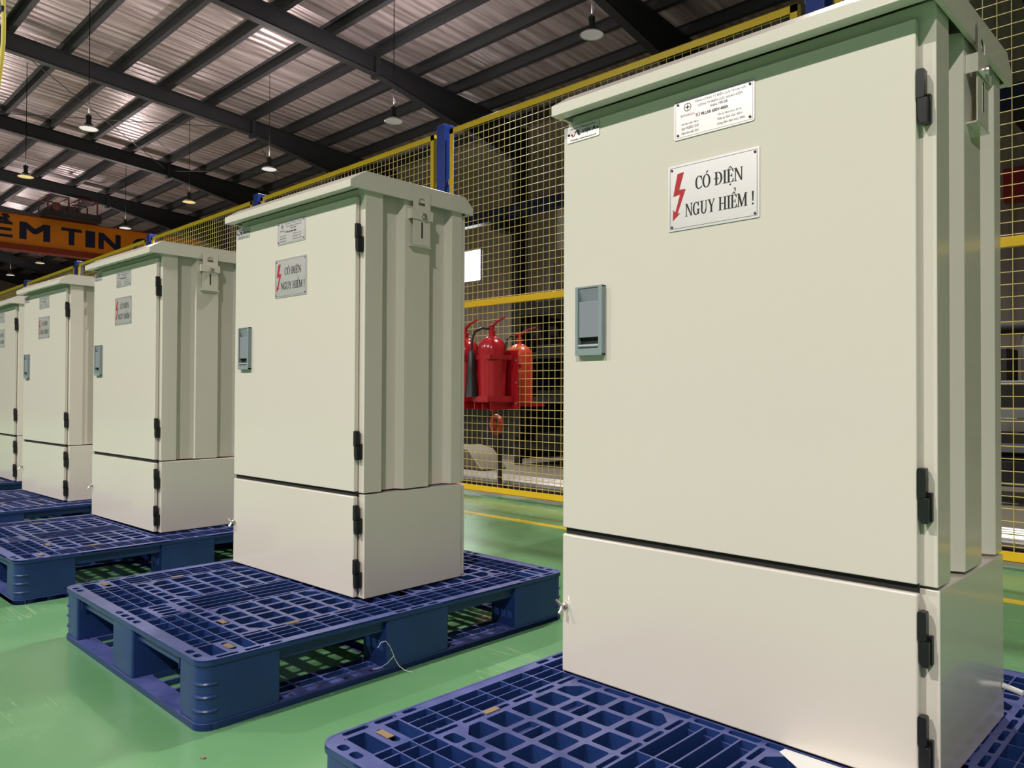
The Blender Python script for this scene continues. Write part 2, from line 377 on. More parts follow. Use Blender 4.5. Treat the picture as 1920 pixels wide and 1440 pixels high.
# ================================================================= setting
def plane(name, x0, x1, y0, y1, z, m):
    b = MB(); b.add([(x0,y0,z),(x1,y0,z),(x1,y1,z),(x0,y1,z)], [(0,1,2,3)]); return struct(b.build(name, m, smooth=False))
XF = -62.0; XN = 14.0
fl = MB(); fl.box(XF, XN, -16, 2.62, -.1, 0); struct(fl.build('floor', FLOOR, smooth=False))
fl = MB(); fl.box(XF, XN, 2.62, 15.0, -.1, -.004); struct(fl.build('trim_1', CONC, smooth=False))
RZ = lambda y: 8.98 - .080*(y-9.5)     # underside of the roof sheeting
c = MB(); c.add([(XF,-9,RZ(-9)),(XN,-9,RZ(-9)),(XN,15.2,RZ(15.2)),(XF,15.2,RZ(15.2)), (XF,-9,RZ(-9)+.06),(XN,-9,RZ(-9)+.06),(XN,15.2,RZ(15.2)+.06),(XF,15.2,RZ(15.2)+.06)],
                [(0,1,2,3)[::-1],(4,5,6,7),(0,1,5,4),(1,2,6,5),(2,3,7,6),(3,0,4,7)])
struct(c.build('ceiling', CEIL, smooth=False, fixn=True))
wl = MB(); wl.box(XF, XN, 15.0, 15.15, 0, RZ(15)); struct(wl.build('wall_right', WALLM, smooth=False))
wl = MB(); wl.prism([(-16, 0), (15, 0), (15, RZ(15)), (-9, RZ(-9)), (-16, RZ(-9)-.6)], XF-.15, XF, 'x'); struct(wl.build('wall_back', WALLM, smooth=False))
# long rafters across the hall: constant part, then a deepening haunch to the eave
tn = 2
RX = [-1.7, -7.89, -14.08, -20.25, -26.46, -32.67, -38.9, -45.1, -51.3, -57.5]
for x in RX:
    r = MB()
    pu = lambda y: RZ(y)-.22
    prof = [(-9, pu(-9)-.42), (9.5, pu(9.5)-.42), (14.3, pu(14.3)-1.05), (14.3, pu(14.3)), (-9, pu(-9))]
    r.prism(prof, x-.006, x+.006, 'x')
    for (ya, yb, za, zb) in ((-9, 9.5, pu(-9)-.42, pu(9.5)-.42), (9.5, 14.3, pu(9.5)-.42, pu(14.3)-1.05), (-9, 14.3, pu(-9), pu(14.3))):
        r.prism([(ya, za-.008), (yb, zb-.008), (yb, zb+.008), (ya, za+.008)], x-.10, x+.10, 'x')
    r.box(x-.11, x+.11, 9.44, 9.56, pu(9.5)-.50, pu(9.5)+.06)
    struct(r.build('trim_%d' % tn, RSTEEL, smooth=False)); tn += 1
    # eave column
    cl = MB(); cl.box(x-.12, x+.12, 14.3, 14.316, 0, pu(14.3)); cl.box(x-.12, x+.12, 14.68, 14.70, 0, pu(14.5)); cl.box(x-.008, x+.008, 14.3, 14.7, 0, pu(14.5))
    cl.box(x-.15, x+.15, 13.5, 14.3, 5.25, 5.58)
    struct(cl.build('trim_%d' % tn, RSTEEL, smooth=False)); tn += 1
y = 5.76-1.225*11
while y < 14.6:
    p = MB(); z = RZ(y)
    p.box(XF+.01, XN, y-.004, y+.004, z-.215, z-.005); p.box(XF+.01, XN, y, y+.12, z-.219, z-.209); p.box(XF+.01, XN, y-.09, y, z-.012, z-.004); p.box(XF+.01, XN, y+.112, y+.12, z-.209, z-.18)
    struct(p.build('trim_%d' % tn, RSTEEL, smooth=False)); tn += 1
    y += 1.225
# bracing rods in the roof bays
for (a, b) in (((-20.25, 9.5), (-26.46, 3.4)), ((-20.25, 3.4), (-26.46, 9.5)), ((-26.46, 9.5), (-20.25, 14.2)), ((-20.25, 9.5), (-26.46, 14.2))):
    r = MB(); r.tube([(a[0], a[1], RZ(a[1])-.45), (b[0], b[1], RZ(b[1])-.45)], .012, 6); struct(r.build('trim_%d' % tn, RODM)); tn += 1
# crane runway beam
r = MB(); r.box(XF+.01, XN, 13.7, 13.95, 5.93, 5.95); r.box(XF+.01, XN, 13.82, 13.83, 5.6, 5.93); r.box(XF+.01, XN, 13.7, 13.95, 5.58, 5.60); r.box(XF+.01, XN, 13.69, 13.70, 5.58, 5.95)
tag(r.build('crane_runway_beam', NAVY, smooth=False), 'long navy crane runway beam high along the wall behind the fence', 'beam')
# wall windows (bright panes)
def wall_window(n, x0, x1, z0, z1, m=GLASSY):
    b = MB(); b.box(x0, x1, 14.96, 14.985, z0, z1); o = struct(b.build('window_%d' % n, m, smooth=False))
    f = MB(); f.box(x0-.03, x1+.03, 14.95, 14.99, z0-.03, z0); f.box(x0-.03, x1+.03, 14.95, 14.99, z1, z1+.03); f.box(x0-.03, x0, 14.95, 14.99, z0, z1); f.box(x1, x1+.03, 14.95, 14.99, z0, z1)
    f.build('window_frame', GALV, o, smooth=False)
wall_window(1, -18.0, -16.2, 4.25, 5.2)
# floor stripe
s = MB(); s.box(XF, XN, 1.92, 1.985, .0002, .0014); struct(s.build('trim_%d' % tn, YLINE, smooth=False)); tn += 1

# ================================================================= cabinets
W = .677; BX = .700; H = 1.130; HB = .2924
P5 = 5
def rrect(x0, x1, z0, z1, r, n=4):
    ps = []
    for cx, cz, a0 in ((x1-r, z0+r, -90), (x1-r, z1-r, 0), (x0+r, z1-r, 90), (x0+r, z0+r, 180)):
        for k in range(n+1):
            a = math.radians(a0+90*k/n); ps.append((cx+r*math.cos(a), cz+r*math.sin(a)))
    return ps
def make_cabinet():
    root = empty('electrical_cabinet')
    Z = lambda z: z-.15
    # plinth (lower box)
    b = MB(); b.box(-.002, BX+.002, .014, .385, .002, HB-.002)
    b.build('plinth', PAINT, root, bevel=.002)
    b = MB(); b.box(.004, W-.002, .004, .016, HB-.010, HB+.008); b.build('gasket', GASKET, root, smooth=False)
    b = MB(); b.box(.002, BX-.002, .389, .402, .004, HB-.006); b.build('rear_lower_door', PAINT, root, bevel=.003)
    # upper body, plan outline with pressed side ribs
    yr = [(.012, 0), (.074, 0), (.078, 1), (.143, 1), (.153, 0), (.250, 0), (.254, 1), (.331, 1), (.341, 0), (.385, 0)]
    rt = [(BX-(.026 if d else 0), yy) for yy, d in yr]
    lf = [(-.0 + (.026 if d else 0), yy) for yy, d in reversed(yr)]
    b = MB(); b.prism(rt+lf, HB+.002, 1.150, 'z'); b.build('body', PAINT, root, bevel=.0018)
    b = MB(); b.box(.004, BX-.004, .389, .402, HB+.004, 1.135); b.build('rear_door', PAINT, root, bevel=.003)
    # doors
    b = MB(); b.box(0, W, -.004, .010, HB+.006, H-.006); b.box(0, .004, -.004, .0115, HB+.006, H-.006)
    b.build('upper_door', PAINT, root, bevel=.0045, seg=3)
    lo = MB(); lo.box(0, W+.001, -.005, .010, .004, HB-.007); lo = lo.build('lower_door', PAINT, root, bevel=.004, seg=3)
    # recess frame on door handle
    hx0, hx1, hz0, hz1 = .042, .110, Z(.800), Z(.938)
    h = MB()
    h.cell(hx0, hx1, hz0, hz1, hx0+.007, hx1-.009, hz0+.014, hz1-.003, .002, 0, .012)
    h.v = [(a, -.016+c_, b_) for a, b_, c_ in h.v]
    h.box(hx0, hx1, -.0155, -.004, hz0, hz0+.004); h.box(hx0, hx1, -.0155, -.004, hz1-.003, hz1); h.box(hx0, hx0+.004, -.0155, -.004, hz0, hz1); h.box(hx1-.004, hx1, -.0155, -.004, hz0, hz1)
    hd = h.build('door_handle', GREY, root, fixn=True)
    h = MB(); h.box(hx0+.007, hx1-.009, -.0052, -.0042, hz0+.012, hz1-.003); h.build('handle_recess', DARK, hd, smooth=False)
    h = MB(); h.box(hx0+.0075, hx1-.0095, -.0135, -.006, hz0+.036, hz1-.030); h.build('handle_lever', GREYD, hd, bevel=.001)
    h = MB(); h.prism([(-.0145, hz1-.003), (-.006, hz1-.030), (-.0055, hz1-.030), (-.0055, hz1-.003)], hx0+.007, hx1-.009, 'x'); h.build('handle_top', GREYD, hd, smooth=False)
    h = MB(); h.tube([(hx0+.007, -.013, hz0+.019), (hx1-.009, -.013, hz0+.019)], .0035, 10); h.build('handle_bar', GREY, hd)
    # hinges
    for zc in (Z(1.157), Z(.578), Z(.372), Z(.262)-.040):
        g = MB()
        g.prism(rrect(.6775, .6895, zc-.003, zc+.040, .003, 2), -.008, .006, 'y')
        g.prism([(.6795, zc-.030), (.6825, zc-.040), (.6925, zc-.040), (.6925, zc-.003), (.679, zc-.003)], -.007, .012, 'y')
        g.prism(rrect(.6885, .6945, zc-.038, zc+.004, .001, 1), .004, .0125, 'y')
        g.build('hinge', HINGE, root, bevel=.0012)
    # roof: chamfered lid with end plates and lip
    x0, x1 = .002, .711
    zb_, zc_, zt_ = 1.138, 1.158, 1.190; yf, yb = -.046, .424
    top = [(yf, zb_), (yf, zc_), (.004, zt_), (.388, zt_), (yb, zc_), (yb, zb_+.003)]
    inn = [(yf+.003, zb_), (yf+.003, zc_-.001), (.005, zt_-.004), (.387, zt_-.004), (yb-.003, zc_-.001), (yb-.003, zb_+.003)]
    r = MB()
    r.prism(top, x0, x0+.003, 'x'); r.prism(top, x1-.003, x1, 'x')
    for i in range(5): r.prism([top[i], top[i+1], inn[i+1], inn[i]], x0, x1, 'x')
    r.box(x0, x1, yf, yf+.026, zb_-.001, zb_+.002); r.box(x0, x1, yb-.018, yb, zb_+.001, zb_+.004); r.box(x0, x0+.008, yf, yb, zb_, zb_+.003); r.box(x1-.008, x1, yf, yb, zb_, zb_+.003)
    r.build('roof', PAINT, root, fixn=True, bevel=.0022, seg=2)
    # ventilation mesh strip under the roof
    v = MB()
    for k in range(28): v.box(.02+k*.0235, .033+k*.0235, .03, .37, 1.150, 1.155)
    v.build('vent_grille', GASKET, root, smooth=False)
    # signs
    Y0 = -.0045
    def plate(name, a, b_, z0, z1, rad=.002, rv=True, side=False):
        q = MB(); q.prism(rrect(a, b_, z0, z1, rad, 3), Y0-.0012, Y0, 'y'); o = q.build(name, PLATE, root, fixn=True)
        if rv:
            ps = ((a+.008, z0+.008), (b_-.008, z0+.008), (a+.008, z1-.008), (b_-.008, z1-.008)) if not side else ((a+.004, (z0+z1)/2), (b_-.004, (z0+z1)/2))
            for px, pz in ps:
                g = MB(); g.lathe([(.0024, -.0012), (.0024, -.002), (.0016, -.0030), (.0004, -.0034)], 10, (px, Y0, pz), 'y'); g.build('rivet', RIVET, o, fixn=True)
        return o
    MP = lambda e: (lambda x, z, k=0: (x, Y0-.0013-e-k*.00002, z))
    def frame(mb, a, b_, z0, z1, t, mp, mi=0):
        for q in ((a, b_, z0, z0+t), (a, b_, z1-t, z1), (a, a+t, z0, z1), (b_-t, b_, z0, z1)): mb.flat([(q[0],q[2]),(q[1],q[2]),(q[1],q[3]),(q[0],q[3])], mp, mi)
    a, b_, z0, z1 = .2555, .4345, Z(1.0205), Z(1.1405)
    ws = plate('warning_sign', a, b_, z0, z1)
    t = MB(); mp = MP(.0001); frame(t, a+.004, b_-.004, z0+.004, z1-.004, .0006, mp)
    ww, hh = b_-a, z1-z0
    put_serif(t, 'CÓ ĐIỆN', a+ww*.315, a+ww*.835, z0+hh*.575, z0+hh*.765, mp)
    put_serif(t, 'NGUY HIỂM !', a+ww*.20, a+ww*.95, z0+hh*.195, z0+hh*.385, mp)
    t.build('lettering', INK, ws, smooth=False)
    t = MB(); mp = MP(.0002)
    bolt = [(.11,.865),(.185,.875),(.13,.62),(.205,.615),(.11,.26),(.145,.265),(.055,.16),(.06,.33),(.085,.285),(.14,.545),(.06,.53)]
    for tri in ([0,1,2,10],[10,2,9],[2,3,9],[9,3,4,8],[8,4,5,6],[8,6,7]):
        pl = [bolt[i] for i in tri]
        ar = sum(pl[j][0]*pl[(j+1) % len(pl)][1]-pl[(j+1) % len(pl)][0]*pl[j][1] for j in range(len(pl)))
        if ar < 0: pl = pl[::-1]
        t.flat([(a+p[0]*ww, z0+p[1]*hh) for p in pl], mp)
    t.build('lightning_symbol', REDINK, ws, smooth=False)
    a, b_, z0, z1 = .268, .4255, Z(1.186), Z(1.258)
    npl = plate('nameplate', a, b_, z0, z1, .004); ww, hh = b_-a, z1-z0
    t = MB(); mp = MP(.0001); frame(t, a+.003, b_-.003, z0+.003, z1-.003, .0004, mp)
    T = lambda s_, x0_, x1_, za, zb, mi=0, bd=0: put_text(t, s_, a+ww*x0_, a+ww*x1_, z0+hh*za, z0+hh*zb, mp, mi, bd)
    T('TỔNG CÔNG TY ĐIỆN LỰC TP HÀ NỘI', .27, .90, .815, .91)
    T('CÔNG TY ĐIỆN LỰC HOÀN KIẾM', .31, .86, .70, .80)
    T('Hotline: 19001288', .47, .68, .615, .68)
    T('TỦ PILLAR 600V-400A', .28, .69, .47, .575, bd=.00015)
    T('Nhà sản xuất: Việt A', .10, .32, .33, .40)
    T('Seri: VA2021-12-01', .10, .32, .22, .29)
    T('Năm sản xuất: 2021', .10, .32, .11, .18)
    T('Tần số định mức: 50 Hz', .56, .85, .34, .41)
    T('Điện áp định mức: 600 V', .56, .86, .225, .295)
    T('Dòng điện định mức: 400A', .56, .89, .11, .18)
    T('EVN', .09, .155, .55, .605)
    ec = (a+ww*.178, z0+hh*.775); er = hh*.105
    for k in range(24):
        a1, a2 = 2*PI*k/24, 2*PI*(k+1)/24
        t.flat([(ec[0]+er*math.cos(a1), ec[1]+er*math.sin(a1)), (ec[0]+er*math.cos(a2), ec[1]+er*math.sin(a2)), (ec[0]+er*.84*math.cos(a2), ec[1]+er*.84*math.sin(a2)), (ec[0]+er*.84*math.cos(a1), ec[1]+er*.84*math.sin(a1))], mp)
    for k in range(4):
        an = PI/2*k; u1 = (math.cos(an), math.sin(an)); u2 = (-u1[1], u1[0])
        t.flat([(ec[0]+u1[0]*er*.8, ec[1]+u1[1]*er*.8), (ec[0]+u2[0]*er*.16+u1[0]*er*.16, ec[1]+u2[1]*er*.16+u1[1]*er*.16), (ec[0], ec[1]), (ec[0]-u2[0]*er*.16+u1[0]*er*.16, ec[1]-u2[1]*er*.16+u1[1]*er*.16)], mp)
    T('HANOI', .165, .265, .55, .605, 1)
    t.build('lettering', [INK, REDINK], npl, smooth=False)
    a, b_, z0, z1 = .010, .093, Z(1.2475), Z(1.2815)
    a, b_ = .011, .094
    z1 = 1.122; z0 = 1.0850
    mk = plate('maker_plate', a, b_, z0+.004, z1+.0, .003, side=True); ww, hh = b_-a, z1-z0-.004; z0 += .004
    t = MB(); mp = MP(.0001)
    put_text(t, 'Việt A', a+ww*.46, a+ww*.88, z0+hh*.36, z0+hh*.70, mp, 0, .00025, .2)
    put_text(t, 'CÔNG TY CỔ PHẦN ĐẦU TƯ VIỆT Á', a+ww*.1, a+ww*.9, z0+hh*.78, z0+hh*.90, mp, 0, .0001)
    put_text(t, 'Website: www.vieta.com.vn', a+ww*.1, a+ww*.9, z0+hh*.09, z0+hh*.19, mp, 0, .0001)
    q = lambda ps, mi: t.flat([(a+ww*x, z0+hh*z_) for x, z_ in ps], mp, mi)
    q([(.28,.66),(.36,.70),(.42,.36),(.36,.33)][::-1], 0); q([(.22,.60),(.30,.70),(.34,.66),(.26,.55)][::-1], 0); q([(.11,.52),(.15,.54),(.21,.34),(.17,.32)][::-1], 1); q([(.19,.34),(.22,.34),(.27,.52),(.25,.53)], 1)
    t.build('lettering', [BLUEINK, REDINK], mk, smooth=False)
    # sliding hasp on the right side, and its twin on the left
    for sx in (1, -1):
        xs = BX if sx > 0 else 0.0
        X = lambda d: xs + sx*d
        def bx(m_, d0, d1, y0_, y1_, z0_, z1_):
            m_.box(min(X(d0), X(d1)), max(X(d0), X(d1)), y0_, y1_, z0_, z1_)
        g = MB(); yc = .206; zt = 1.165
        g.cell(yc-.033, yc+.033, zt-.055, zt+.006, yc-.013, yc+.013, zt-.036, zt-.014, (.001, .001, .0125, .0125), X(.0145), X(.0125))
        g.v = [(c_, a_, b__) for a_, b__, c_ in g.v]
        bx(g, .0125, .0145, yc-.033, yc+.033, 1.010, zt-.055)
        bx(g, .0145, .0150, yc-.0045, yc+.0045, 1.030, 1.075)
        hs = g.build('hasp_strap', PAINT, root, fixn=True, bevel=.0006)
        g = MB(); bx(g, .0150, .0152, yc-.0028, yc+.0028, 1.032, 1.080); g.build('slot', GASKET, hs, smooth=False)
        g = MB(); g.prism([(X(0), yc-.042), (X(.0175), yc-.042), (X(.0175), yc+.042), (X(0), yc+.042), (X(0), yc+.040), (X(.0155), yc+.040), (X(.0155), yc-.040), (X(0), yc-.040)], 1.086, 1.116, 'z')
        g.build('hasp_guide', PAINT, root, fixn=True, bevel=.0005)
        g = MB(); bx(g, .0, .0145, yc-.040, yc+.040, 1.006, 1.0090); g.build('hasp_stop', PAINT, root, bevel=.0005)
        g = MB(); g.lathe([(.010, .0175*sx), (.010, .021*sx), (.0085, .024*sx), (.004, .026*sx), (.001, .0265*sx)], 12, (xs, yc+.004, 1.098), 'x'); g.build('bolt', STEEL, root, fixn=True)
    # wing latch on lower door
    g = MB(); lx, lz = .010, Z(.290)
    g.lathe([(.0065, -.005), (.0065, -.012), (.004, -.014), (.004, -.019)], 12, (lx, 0, lz), 'y')
    g.tube([(lx, -.016, lz), (lx-.006, -.020, lz+.006), (lx-.010, -.024, lz+.013)], [.003, .0032, .002], 8)
    g.tube([(lx, -.016, lz), (lx+.002, -.020, lz-.007), (lx+.000, -.025, lz-.014)], [.003, .0035, .004], 8)
    g.build('wing_latch', STEEL, root, fixn=True)
    return root
cab0 = make_cabinet()
CABS = [(0, 0, -.0038), (-1.4503, -.0107, .0333), (-2.8727, -.0154, .0381), (-4.1319, -.0042, .0452), (-5.3576, .0685, .0074)]
CL = ['nearest and largest cream steel electrical cabinet, at the right edge, with a pale warning sign',
      'second cream electrical cabinet from the right, standing behind the full view blue pallet',
      'cream electrical cabinet with dark glossy signs, middle of the row of five',
      'cream electrical cabinet, second from the left edge, half hidden by the middle one',
      'farthest cream electrical cabinet, cut off by the left edge of the photo']
for i, (x, y, a) in enumerate(CABS):
    o = cab0 if i == 0 else dup(cab0)
    o.location = (x, y, .1505); o.rotation_euler = (0, 0, a)
    tag(o, CL[i], 'cabinet', 'cream cabinets standing in a row on pallets')
g = MB(); g.tube([(.7035, .372, .2115-.1505), (.735, .365, .2075-.1505)], .0048, 10); pin = g.build('cable_stub', WHITE, cab0)
tag(pin, 'white plastic stub sticking out low on the side')

# ================================================================= pallets
PW, PD, PT = .9234, 1.1933, .15
def make_pallet():
    root = empty('plastic_pallet')
    d = MB(); T = PT
    def grid(u0, u1, v0, v1, nu, nv, rib, depth, r=.002, skip=()):
        du, dv = (u1-u0)/nu, (v1-v0)/nv
        for i in range(nu):
            for j in range(nv):
                if (i, j) in skip: continue
                a, b = u0+i*du, v0+j*dv
                d.cell(a, a+du, b, b+dv, a+rib/2, a+du-rib/2, b+rib/2, b+dv-rib/2, r, T, T-depth, k=2 if r < .004 else 3)
    def solid(u0, u1, v0, v1): d.box(u0, u1, v0, v1, T-.004, T)
    um = [0, .026, .108, .130, .377, .395]; vm = [0, .035, .148, .186, .500, .526]
    # lattice panels
    for (a, b) in ((um[3], um[4]), (PW-um[4], PW-um[3])):
        for (c_, e) in ((vm[3], vm[4]), (PD-vm[4], PD-vm[3])):
            nu, nv = 4, 5; du, dv = (b-a)/nu, (e-c_)/nv
            for i in range(nu):
                for j in range(nv):
                    x, y = a+i*du, c_+j*dv
                    r = [.005]*4
                    if (i, j) == (0, 0): r[0] = .024
                    if (i, j) == (nu-1, 0): r[1] = .024
                    if (i, j) == (nu-1, nv-1): r[2] = .024
                    if (i, j) == (0, nv-1): r[3] = .024
                    d.cell(x, x+du, y, y+dv, x+.006, x+du-.006, y+.006, y+dv-.006, r, T, T-.030)
                    if (i, j) in ((1, 3), (1, 1)): d.box(x+.006, x+.030, y+.006, y+dv-.006, T-.014, T-.010); d.box(x+.029, x+.032, y+.006, y+dv-.006, T-.014, T)
    # side bands (along v)
    for m_ in (0, 1):
        fx = (lambda u: u) if m_ == 0 else (lambda u: PW-u)
        def R(u0, u1): return (min(fx(u0), fx(u1)), max(fx(u0), fx(u1)))
        for (c_, e, n) in ((vm[2], vm[5], 6), (PD-vm[5], PD-vm[2], 6), (vm[5], PD-vm[5], 2)):
            a, b = R(um[1], um[2]); grid(a, b, c_, e, 3, n, .0026, .040)
            a, b = R(um[2], um[3]); grid(a, b, c_, e, 1, n, .012, .034, .006)
        # rim slots
        a, b = R(um[0]+.0, um[1])
        segs = [(.035, .10, 1), (.10, .160, 1), (.160, .205, 1), (.205, PD/2-.08, 0), (PD/2-.08, PD/2-.03, 1), (PD/2-.03, PD/2+.03, 1), (PD/2+.03, PD/2+.08, 1), (PD/2+.08, PD-.205, 0), (PD-.205, PD-.16, 1), (PD-.16, PD-.10, 1), (PD-.10, PD-.035, 1)]
        for (s0, s1, h) in segs:
            if h: d.cell(a, b, s0, s1, a+.007, b-.007, s0+.007, s1-.007, .006, T, T-.012)
            else: solid(a, b, s0, s1)
    # front and back bands (along u)
    for m_ in (0, 1):
        fy = (lambda v: v) if m_ == 0 else (lambda v: PD-v)
        def R(v0, v1): return (min(fy(v0), fy(v1)), max(fy(v0), fy(v1)))
        c_, e = R(vm[1], vm[2])
        grid(um[2], PW-um[2], c_, e, 12, 3, .0028, .042, skip=((5, 1), (6, 1), (5, 2), (6, 2)) if m_ == 0 else ())
        if m_ == 0:
            du = (PW-2*um[2])/12; x = um[2]+5*du; dv = (e-c_)/3
            for k in range(4):
                d.cell(x+k*du/2, x+(k+1)*du/2, c_+dv, e, x+k*du/2+.004, x+(k+1)*du/2-.004, c_+dv+.012, e-.014, .012, T, T-.012)
        for (a, b) in ((um[1], um[2]), (PW-um[2], PW-um[1])):
            w3 = (b-a)/3
            d.cell(a, b, c_, c_+(e-c_)*.38, a+.003, b-.003, c_+.003, c_+(e-c_)*.38-.003, .002, T, T-.04)
            d.cell(a, b, c_+(e-c_)*.38, c_+(e-c_)*.68, a+.012, b-.012, c_+(e-c_)*.38+.010, c_+(e-c_)*.68-.008, .010, T, T-.012)
            d.cell(a, b, c_+(e-c_)*.68, e, a+.003, b-.003, c_+(e-c_)*.68+.003, e-.003, .002, T, T-.04)
        c_, e = R(vm[2], vm[3])
        n = 14
        grid(um[3], PW-um[3], c_, e, n, 1, .012, .02, .006)
        # rim with slots: two at each corner, four in the middle
        c_, e = R(0, vm[1]); md = PW/2
        segs = [(.035, .070, 1), (.070, .108, 1), (.108, md-.08, 0), (md-.08, md-.04, 1), (md-.04, md, 1), (md, md+.04, 1), (md+.04, md+.08, 1), (md+.08, PW-.108, 0), (PW-.108, PW-.070, 1), (PW-.070, PW-.035, 1)]
        for (s0, s1, h) in segs:
            if h: d.cell(s0, s1, c_, e, s0+.006, s1-.006, c_+.009, e-.009, .007, T, T-.012)
            else: solid(s0, s1, c_, e)
    # middle cross band and centre channel
    grid(um[3], PW-um[3], vm[5], PD-vm[5], 12, 3, .003, .042)
    for (c_, e) in ((vm[3], vm[4]), (PD-vm[4], PD-vm[3])):
        grid(um[4], um[5], c_, e, 1, 5, .008, .03, .005); grid(PW-um[5], PW-um[4], c_, e, 1, 5, .008, .03, .005)
        grid(um[5], PW-um[5], c_, e, 4, 2, .0035, .045)
        c2, e2 = (vm[4], vm[5]) if c_ < .5 else (PD-vm[5], PD-vm[4])
        grid(um[3], PW-um[3], c2, e2, 10, 1, .010, .03, .006)
    # rounded outer corners (quarter discs) and skirt
    RC = .035
    def corner_fan(cx, cy, a0):
        pts = [(cx+RC*math.cos(math.radians(a0+15*k)), cy+RC*math.sin(math.radians(a0+15*k))) for k in range(7)]
        d.prism([(cx, cy)]+pts, T-.004, T, 'z'); return pts
    corner_fan(RC, RC, 180); corner_fan(PW-RC, RC, 270); corner_fan(PW-RC, PD-RC, 0); corner_fan(RC, PD-RC, 90)
    d.box(um[1], .035, .035, .035+.001, T-.004, T)
    for (ax, ay) in ((um[1], .0), (PW-.035, .0)): pass
    def ring(r_, inset, n=6):
        ps = []
        for cx, cy, a0 in ((PW-r_-inset, r_+inset, -90), (PW-r_-inset, PD-r_-inset, 0), (r_+inset, PD-r_-inset, 90), (r_+inset, r_+inset, 180)):
            for k in range(n+1):
                a = math.radians(a0+90*k/n); ps.append((cx+r_*math.cos(a), cy+r_*math.sin(a)))
        return ps
    def skirt(mb, z0, z1, o_, i_):
        A, B = ring(RC-o_, o_), ring(max(RC-i_, .004), i_); n = len(A)
        vs = [(p[0], p[1], z0) for p in A]+[(p[0], p[1], z1) for p in A]+[(p[0], p[1], z0) for p in B]+[(p[0], p[1], z1) for p in B]
        fs = []
        for i in range(n):
            j = (i+1) % n
            fs += [(i, j, n+j, n+i), (2*n+j, 2*n+i, 3*n+i, 3*n+j), (n+i, n+j, 3*n+j, 3*n+i), (j, i, 2*n+i, 2*n+j)]
        mb.add(vs, fs)
    skirt(d, T-.012, T+.0005, 0, .005)
    skirt(d, T-.042, T-.012, .019, .023)
    for v in (.035, vm[2]): pass
    # cross beams under the deck
    for v in (vm[1], vm[2], vm[5], PD-vm[5], PD-vm[2], PD-vm[1]): d.box(.01, PW-.01, v-.0015, v+.0015, T-.045, T-.001)
    for u in (um[1], um[3], um[5], PW-um[5], PW-um[3], PW-um[1]): d.box(u-.0015, u+.0015, .01, PD-.01, T-.045, T-.001)
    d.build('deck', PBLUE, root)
    # nine feet
    ux = [(.004, .112), (.395, .530), (PW-.112, PW-.004)]; vy = [(.004, .190), (.490, .700), (PD-.225, PD-.004)]
    for i, (a, b) in enumerate(ux):
        for j, (c_, e) in enumerate(vy):
            f = MB()
            rr = [.006]*4
            if i == 0 and j == 0: rr[3] = .032
            if i == 2 and j == 0: rr[0] = .032
            if i == 2 and j == 2: rr[1] = .032
            if i == 0 and j == 2: rr[2] = .032
            ps = []
            for (cx, cy, a0, sx, sy, r_) in ((b, c_, -90, -1, 1, rr[0]), (b, e, 0, -1, -1, rr[1]), (a, e, 90, 1, -1, rr[2]), (a, c_, 180, 1, 1, rr[3])):
                for k in range(6):
                    an = math.radians(a0+18*k); ps.append((cx+sx*r_+r_*math.cos(an), cy+sy*r_+r_*math.sin(an)))
            mx_, my_ = (a+b)/2, (c_+e)/2; kx, ky = 1-.008/(b-a), 1-.008/(e-c_)
            pin_ = [(mx_+(p[0]-mx_)*kx, my_+(p[1]-my_)*ky) for p in ps]; n_ = len(ps)
            vs_ = [(p[0], p[1], z) for q_, z in ((ps, .012), (ps, T-.0115), (pin_, T-.0115), (pin_, .016)) for p in q_]
            fs_ = [tuple(range(n_))[::-1], tuple(range(3*n_, 4*n_))]
            for g_ in range(3):
                for k in range(n_): fs_.append((g_*n_+k, g_*n_+(k+1) % n_, (g_+1)*n_+(k+1) % n_, (g_+1)*n_+k))
            f.add(vs_, fs_)
            if i != 1 and j != 1:
                # three raised ribs round the outer corner
                cx, cy = (a+.032, c_+.032) if i == 0 and j == 0 else (b-.032, c_+.032) if j == 0 else (b-.032, e-.032) if i == 2 else (a+.032, e-.032)
                a0 = 180 if (i == 0 and j == 0) else 270 if j == 0 else 0 if i == 2 else 90
                for z in (.040, .070, .098):
                    f.tube([(cx+.033*math.cos(math.radians(a0+15*k)), cy+.033*math.sin(math.radians(a0+15*k)), z) for k in range(-1, 8)], [.0008]+[.0035]*7+[.0008], 6)
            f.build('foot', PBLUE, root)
    # bottom frame: perimeter boards with slots, and a centre cross
    b = MB(); zt, zb = .014, .001
    def row(x0, x1, y0, y1, n, along, marg, r=.006):
        for k in range(n):
            if along == 'x':
                a, e = x0+(x1-x0)*k/n, x0+(x1-x0)*(k+1)/n; b.cell(a, e, y0, y1, a+.004, e-.004, y0+marg, y1-marg, r, zt, zb)
            else:
                a, e = y0+(y1-y0)*k/n, y0+(y1-y0)*(k+1)/n; b.cell(x0, x1, a, e, x0+marg, x1-marg, a+.004, e-.004, r, zt, zb)
    for (x0, x1) in ((0, .118), (PW-.118, PW)):
        o_ = 1 if x0 == 0 else -1
        for (y0, y1) in ((.19, .49), (.70, PD-.225)):
            xm = .050 if o_ > 0 else PW-.050
            if o_ > 0: b.box(0, xm, y0, y1, zb, zt); row(xm, xm+.034, y0, y1, 4, 'y', .003); row(xm+.034, .118, y0, y1, 4, 'y', .003)
            else: b.box(xm, PW, y0, y1, zb, zt); row(xm-.034, xm, y0, y1, 4, 'y', .003); row(PW-.118, xm-.034, y0, y1, 4, 'y', .003)
            for k in range(4):
                yy = y0+(y1-y0)*(k+.5)/4; xx = .022 if o_ > 0 else PW-.022
                b.lathe([(.006, zt-.0005), (.006, zt+.0008)], 10, (xx, yy, 0), 'z', 1)
